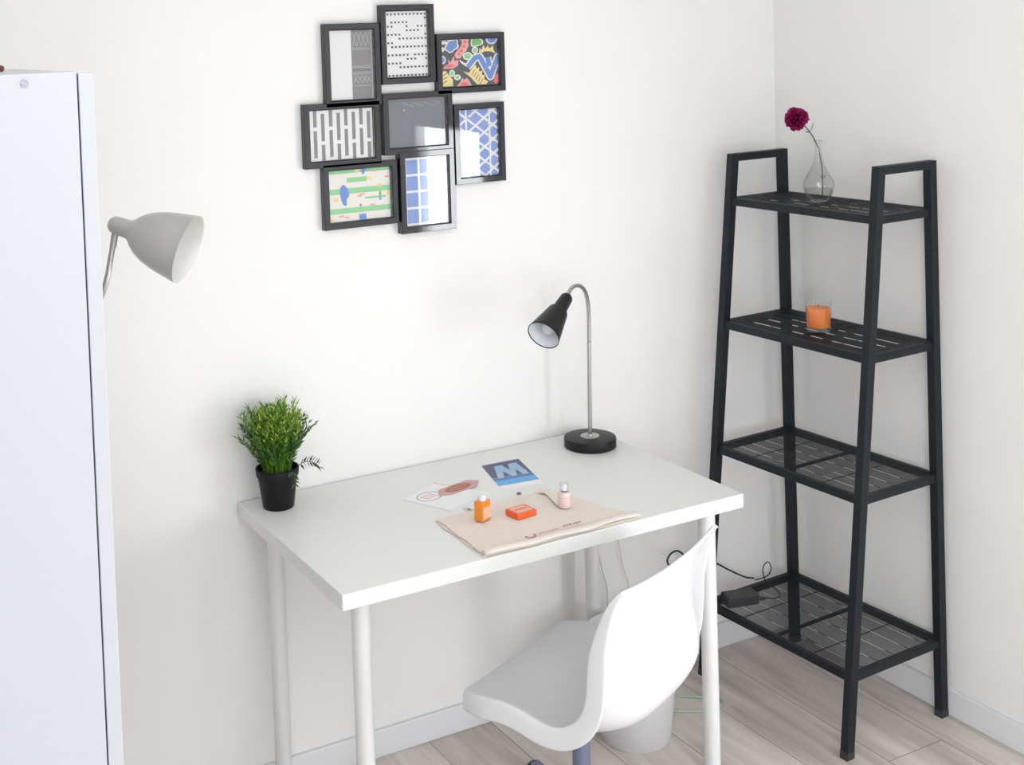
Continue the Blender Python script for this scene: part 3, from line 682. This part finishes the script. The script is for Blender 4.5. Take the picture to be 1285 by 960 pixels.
        for k in range(3): seg(.02, .76+.08*k, .10, .70+.08*k, .014, 'dgrey', .8)
        L_.append(([(.26, .99), (.33, .90), (.36, .82), (.40, .86), (.44, .82), (.48, .88), (.53, .99)], 'pink')); blob(.40, .95, .07, .04, 'red')
        blob(.19, .71, .03, .05, 'lgreen', rim='cream'); blob(.28, .80, .04, .035, 'lgreen', a=-.5, rim='cream'); blob(.97, .87, .05, .11, 'red', a=.2)
        for k in range(3): seg(.33+.04*k, .44+.03*k, .38+.03*k, .52+.03*k, .022, 'cream', .8)
        blob(.03, .42, .04, .06, 'blue', rim='cream'); blob(.03, .20, .04, .05, 'cream')
    if kind == 'D':
        R(0, 0, 1, 1, 'white')
        for i, x in enumerate((.10, .219, .343, .462, .578, .698, .817, .934)):
            if i % 2 == 0: R(x-.027, 0, x+.027, .33, 'grey'); R(x-.027, .40, x+.027, .93, 'grey')
            else: R(x-.027, .07, x+.027, .61, 'grey'); R(x-.027, .68, x+.027, 1, 'grey')
    if kind == 'E':
        R(0, 0, 1, 1, 'photo')
        blob(.29, .24, .012, .018, 'pink'); 
        for k in range(14): blob(.30+.045*k, .10+.09*((k*5) % 4)/4, .010, .012, 'ltgrey', 7)
    if kind == 'F':
        R(0, 0, 1, 1, 'pblue')
        dx, dy = .44, .215
        for k in range(-6, 8):
            y = .03+k*dy
            seg(-.05, y-.05*dy/dx, 1.05, y+1.05*dy/dx, .048, 'white', 1.43); seg(-.05, y+.05*dy/dx, 1.05, y-1.05*dy/dx, .048, 'white', 1.43)
        R(.185, 0, .225, 1, 'white'); R(.775, 0, .815, 1, 'white')
        for k in range(5): L_.append(([(.235, .08+k*dy), (.235, .16+k*dy), (.29, .12+k*dy)], 'ltgrey')); L_.append(([(.765, .18+k*dy), (.765, .26+k*dy), (.715, .22+k*dy)], 'ltgrey'))
    if kind == 'G':
        R(0, 0, 1, 1, 'cream')
        R(0, 0, 1, .07, 'lgreen'); R(0, .36, 1, .47, 'lgreen'); R(0, .74, 1, .845, 'lgreen'); R(.30, .16, .62, .25, 'lgreen'); R(.58, .555, .92, .595, 'lgreen')
        L_.append(([(.25, .28), (.31, .36), (.335, .50), (.29, .58), (.29, .69), (.24, .69), (.20, .58), (.185, .46), (.19, .34)], 'blue'))
        R(.48, .88, .595, 1, 'blue'); L_.append(([(.53, 0), (.62, 0), (.58, .11), (.55, .11)], 'blue')); blob(.83, .52, .022, .055, 'green'); blob(.83, .61, .022, .045, 'pblue'); blob(.51, .71, .018, .03, 'grey')
        for x, y in ((.47, .04), (.66, .20), (.82, .35), (.12, .57), (.97, .52), (.04, .96)): blob(x, y, .04, .04, 'yellow', 9)
        for x, y in ((.54, .50), (.50, .53), (.70, .72), (.76, .07), (.20, .89), (.28, .92), (.95, .20)): blob(x, y, .05, .018, 'pink', 9)
    if kind == 'H':
        R(0, 0, 1, 1, 'white')
        for i in range(3):
            for j in range(4): R(.05+.31*i, .035+.24*j, .05+.31*i+.26, .035+.24*j+.205, 'pblue')
    return L_
FRAMES = {  # outer rectangle x0,x1,z0,z1 and how far its face stands off the wall
 'A': (.2715, .4270, 1.6930, 1.9020, .020), 'B': (.4300, .5860, 1.7430, 1.9465, .020), 'C': (.5905, .7985, 1.7105, 1.8680, .020),
 'D': (.2095, .4200, 1.5430, 1.7040, .020), 'E': (.4290, .6330, 1.5615, 1.7205, .020), 'F': (.6365, .7910, 1.4690, 1.6815, .020),
 'G': (.2560, .4640, 1.3855, 1.5500, .020), 'H': (.4690, .6295, 1.3560, 1.5675, .026)}
for k, (x0, x1, z0, z1, dp) in FRAMES.items():
    bw, il = .0165, .0045
    fm = MB()
    a0, a1, c0, c1 = x0-CFO.x, x1-CFO.x, z0-CFO.z, z1-CFO.z
    # mitred profile: outer wall, flat face, bevel down to the picture
    loops = [(0, -.0015), (0, -dp+.001), (.001, -dp), (bw-.002, -dp), (bw, -dp+.0022), (bw, -dp+.0115), (bw+il, -dp+.0120), (bw+il, -.004), (0, -.004)]
    vs_ = []
    for ins, y in loops: vs_ += [(a0+ins, y, c0+ins), (a1-ins, y, c0+ins), (a1-ins, y, c1-ins), (a0+ins, y, c1-ins)]
    n = len(loops); fs = []
    for i in range(n):
        j = (i+1) % n
        for q in range(4): r = (q+1) % 4; fs.append((i*4+q, i*4+r, j*4+r, j*4+q))
    fm.add(vs_, fs)
    fo_ = fm.build('frame', M['frame'], cf)
    ins = bw-.0005; px0, px1, pz0, pz1 = a0+bw+il, a1-bw-il, c0+bw+il, c1-bw-il; yp = -dp+.0118
    px0, px1, pz0, pz1 = a0+bw, a1-bw, c0+bw, c1-bw
    pb = MB(); depth = 0
    pb.box((px0, yp, pz0), (px1, yp+.0025, pz1), PK.index('white'))
    for idx, (poly, m) in enumerate(picture(k)):
        P = clip(poly)
        if len(P) < 3: continue
        yq = yp-.0002-.00001*idx
        pb.add([(px0+u*(px1-px0), yq, pz1-v*(pz1-pz0)) for u, v in P], [list(range(len(P)))], PK.index(m))
    pb.build('picture', [PC[q] for q in PK], fo_, recalc=False)
    MB().box((a0+bw+.0003, yp-.0032, c0+bw+.0003), (a1-bw-.0003, yp-.0022, c1-bw-.0003)).build('glass_pane', M['pglass'], fo_)

# ================================================================ SWIVEL CHAIR
CA = math.radians(24)
P0 = Vector((.268, -.606, 0)); cf_ = Vector((-math.sin(CA), math.cos(CA), 0)); cr_ = Vector((math.cos(CA), math.sin(CA), 0))
# local frame: x = right, y = forward; origin under the column
CC = P0+cr_*.215+cf_*-.20
ch = thing('swivel_chair', 'white moulded plastic swivel chair pushed up to the desk', 'chair', (CC.x, CC.y, 0), CA)
LE = [(.000, .460), (-.05, .467), (-.103, .474), (-.150, .470), (-.190, .461), (-.222, .458), (-.252, .464), (-.280, .482), (-.300, .508), (-.311, .545), (-.315, .585), (-.320, .625), (-.333, .665), (-.350, .705), (-.372, .745), (-.394, .772)]
CEN = [(.004, .452), (-.05, .446), (-.103, .434), (-.155, .420), (-.205, .408), (-.250, .405), (-.297, .413), (-.338, .433), (-.372, .465), (-.394, .508), (-.398, .555), (-.394, .600), (-.391, .645), (-.393, .690), (-.398, .730), (-.406, .764)]
HWD = [.215]*16
def cm1(P, k):
    o = catmull([Vector((a, b, 0)) for a, b in P], k); return [(p.x, p.y) for p in o]
KV = 3
le = cm1(LE, KV); ce = cm1(CEN, KV); NV = len(le); NU = 25
shell = []
for j in range(NV):
    row = []; v = j/(NV-1)
    for i in range(NU):
        u = -1+2*i/(NU-1); gq = 1-abs(u)**(2.4+2.2*max(0, 1-abs(v-.60)/.16))
        a = le[j][0]*(1-gq)+ce[j][0]*gq; z = le[j][1]*(1-gq)+ce[j][1]*gq
        hw = .213
        # rounded front corners and rounded top corners
        if v < .10: hw -= .018*(1-v/.10)**2
        if v > .94: hw -= .008*((v-.94)/.06)**2
        row.append(Vector((u*hw, a+.20, z)))
    shell.append(row)
# outward normals (down / backwards)
def nrm(j, i):
    a = shell[min(j+1, NV-1)][i]-shell[max(j-1, 0)][i]; b_ = shell[j][min(i+1, NU-1)]-shell[j][max(i-1, 0)]
    n_ = a.cross(b_).normalized(); return n_
flg = []
for j in range(NV):
    row = list(shell[j]); v = j/(NV-1)
    t = shell[min(j+1, NV-1)][0]-shell[max(j-1, 0)][0]; nl = Vector((0, t.z, -t.y)).normalized()   # in the side plane
    if nl.z > 0 and v < .5: nl = -nl
    if v >= .5 and nl.y > 0: nl = -nl
    depth = .046 if v < .72 else .046-.038*(v-.72)/.28
    L_ = [shell[j][0]+nl*depth*q+Vector((-.004*math.sin(q*PI/2), 0, 0)) for q in (1.0, .6, .18)]
    R_ = [shell[j][-1]+nl*depth*q+Vector((.004*math.sin(q*PI/2), 0, 0)) for q in (.18, .6, 1.0)]
    flg.append(L_+row+R_)
# front lip turned down, thin lip at the top
front = [[p+Vector((0, .004*q, -.032*q))-(Vector((0, 0, 0))) for p in flg[0]] for q in (1.0, .6, .2)]
for r in front:
    for k in (0, 1, 2): r[k].z = max(r[k].z, .418); r[-1-k].z = max(r[-1-k].z, .418)
top = [[p+Vector((0, -.010*q, .002*q)) for p in flg[-1]] for q in (.5, 1.0)]
G = front+flg+top[:1]; nu = len(G[0])
me_v = [p for r in G for p in r]; fs = [(j*nu+i, j*nu+i+1, (j+1)*nu+i+1, (j+1)*nu+i) for j in range(len(G)-1) for i in range(nu-1)]
so_ = MB().add(me_v, fs).build('seat_shell', M['chair'], ch, smooth=True)
sd = so_.modifiers.new('solid', 'SOLIDIFY'); sd.thickness = .006; sd.offset = 0
sb = so_.modifiers.new('sub', 'SUBSURF'); sb.levels = 1; sb.render_levels = 2
CY = Matrix.Translation((-.003, .031, 0))
MB().lathe([(0, .372), (.04, .376), (.045, .386), (.045, .402), (0, .402)], 28, CY).build('seat_plate', M['blue_metal'], ch, auto=40)
co = MB().lathe([(0, .10), (.0255, .10), (.0255, .235), (.0235, .24), (.0195, .242), (.0195, .385), (0, .385)], 32, CY).build('column', M['blue_metal'], ch, auto=40)
# five-star base with castors
for k in range(5):
    a = math.radians(51.4)+2*PI*k/5; d = Vector((math.cos(a), math.sin(a), 0)); s1 = Vector((-d.y, d.x, 0))
    ar = MB(); sec = [(.02, .11, .020, .016), (.12, .098, .017, .014), (.28, .080, .013, .011), (.335, .074, .012, .009)]
    vs_ = []
    for r, z, hw, hh in sec:
        for i, jj in ((-1, -1), (1, -1), (1, 1), (-1, 1)): vs_.append(d*r+s1*hw*i+Vector((-.003, .031, z+hh*jj)))
    fs = [(0, 3, 2, 1), tuple(12+q for q in range(4))]
    for t in range(3):
        for q in range(4): r = (q+1) % 4; fs.append((t*4+q, t*4+r, (t+1)*4+r, (t+1)*4+q))
    ao = ar.add(vs_, fs).build('base_arm', M['blue_metal'], ch, bevel=.004)
    cs = MB(); c0 = d*.335+Vector((-.003, .031, 0))
    for s in (-1, 1): cs.lathe([(0, -.006), (.021, -.006), (.0245, -.003), (.0245, .003), (.021, .006), (0, .006)], 24, along(c0+s1*s*.012+Vector((0, 0, .0255)), s1))
    cs.tube([c0+Vector((0, 0, .0255))-s1*.012, c0+Vector((0, 0, .0255))+s1*.012], .006, 8); cs.tube([c0+Vector((0, 0, .027)), c0+Vector((0, 0, .068))], .0065, 8)
    cs.lathe([(0, .0), (.019, .001), (.026, .012), (.024, .026), (.016, .036), (0, .040)], 20, Matrix.Translation(c0+Vector((0, 0, .040))))
    cs.build('castor', M['dark_plastic'], ao, auto=40)

# ================================================================ WASTE BIN
bn = thing('waste_bin', 'light grey round waste bin on the floor behind the chair', 'bin', (.985, -.262, 0))
MB().lathe([(0, .003), (.086, .003), (.089, .0), (.092, .004), (.122, .270), (.127, .272), (.1275, .279), (.1245, .280), (.119, .276), (.0885, .010), (0, .010)], 56, closed=True).build('bin_body', M['bin'], bn, auto=40)

# ================================================================ CABLES and adapter
def cable(name, pts, r, m, label, cat='cable', k=8):
    return tag(MB().tube(catmull(pts, k), r, 8).build(name, m, smooth=True), label, cat)
ZS = LV[3]+RH/2
ad = thing('power_adapter', 'black power adapter lying on the lowest level of the ladder shelf', 'power adapter', (1.432, -.172, ZS), -.22)
MB().box((-.050, -.024, 0), (.048, .024, .032)).build('housing', M['dark_plastic'], ad, bevel=.004, seg=3)
MB().lathe([(0, 0), (.007, 0), (.005, .022), (0, .022)], 12, along((.048, -.012, .012), (1, -.1, -.1))).build('strain_relief', M['dark_plastic'], ad)
cable('adapter_cord', [(1.492, -.192, ZS+.011), (1.520, -.210, ZS+.008), (1.552, -.205, ZS+.006), (1.568, -.170, ZS+.008), (1.566, -.130, ZS+.020), (1.580, -.105, ZS+.045), (1.604, -.10, ZS+.056), (1.612, -.104, ZS+.040), (1.598, -.110, ZS+.024), (1.572, -.112, ZS+.020), (1.548, -.104, ZS+.016)], .0017, M['cable_black'], 'thin black cord looping up from the power adapter on the lowest shelf level')
cable('power_cable', [(1.560, -.088, ZS+.013), (1.548, -.060, .222), (1.505, -.036, .246), (1.470, -.028, .268), (1.430, -.026, .280), (1.385, -.026, .288), (1.352, -.028, .300), (1.346, -.030, .322), (1.325, -.028, .338), (1.300, -.028, .334), (1.288, -.028, .316), (1.300, -.027, .298), (1.330, -.024, .286), (1.345, -.024, .262), (1.340, -.024, .16), (1.33, -.026, .06), (1.31, -.05, .006)], .0026, M['cable_black'], 'black power cable sagging along the back wall beside the ladder shelf')
cable('thin_wire', [(1.045, -.020, .705), (1.100, -.014, .60), (1.122, -.012, .48), (1.128, -.012, .41), (1.140, -.012, .335), (1.158, -.014, .27), (1.170, -.016, .15), (1.18, -.03, .004)], .0011, M['cable_white'], 'thin pale wire hanging under the desk, right of the back desk leg')
cable('white_cord', [(1.030, -.020, .705), (1.045, -.014, .52), (1.055, -.012, .41), (1.070, -.012, .33), (1.082, -.014, .28), (1.080, -.016, .22), (1.07, -.018, .1), (1.06, -.03, .005)], .0016, M['cable_white'], 'white cord hanging against the wall behind the chair backrest')
cable('floor_cable', [(1.06, -.10, .0035), (1.16, -.14, .0035), (1.24, -.20, .0035), (1.29, -.235, .0035), (1.27, -.268, .0035), (1.20, -.262, .0035), (1.13, -.215, .0035), (1.04, -.14, .0035)], .003, M['cable_green'], 'pale green cable looped on the floor between bin and ladder shelf')
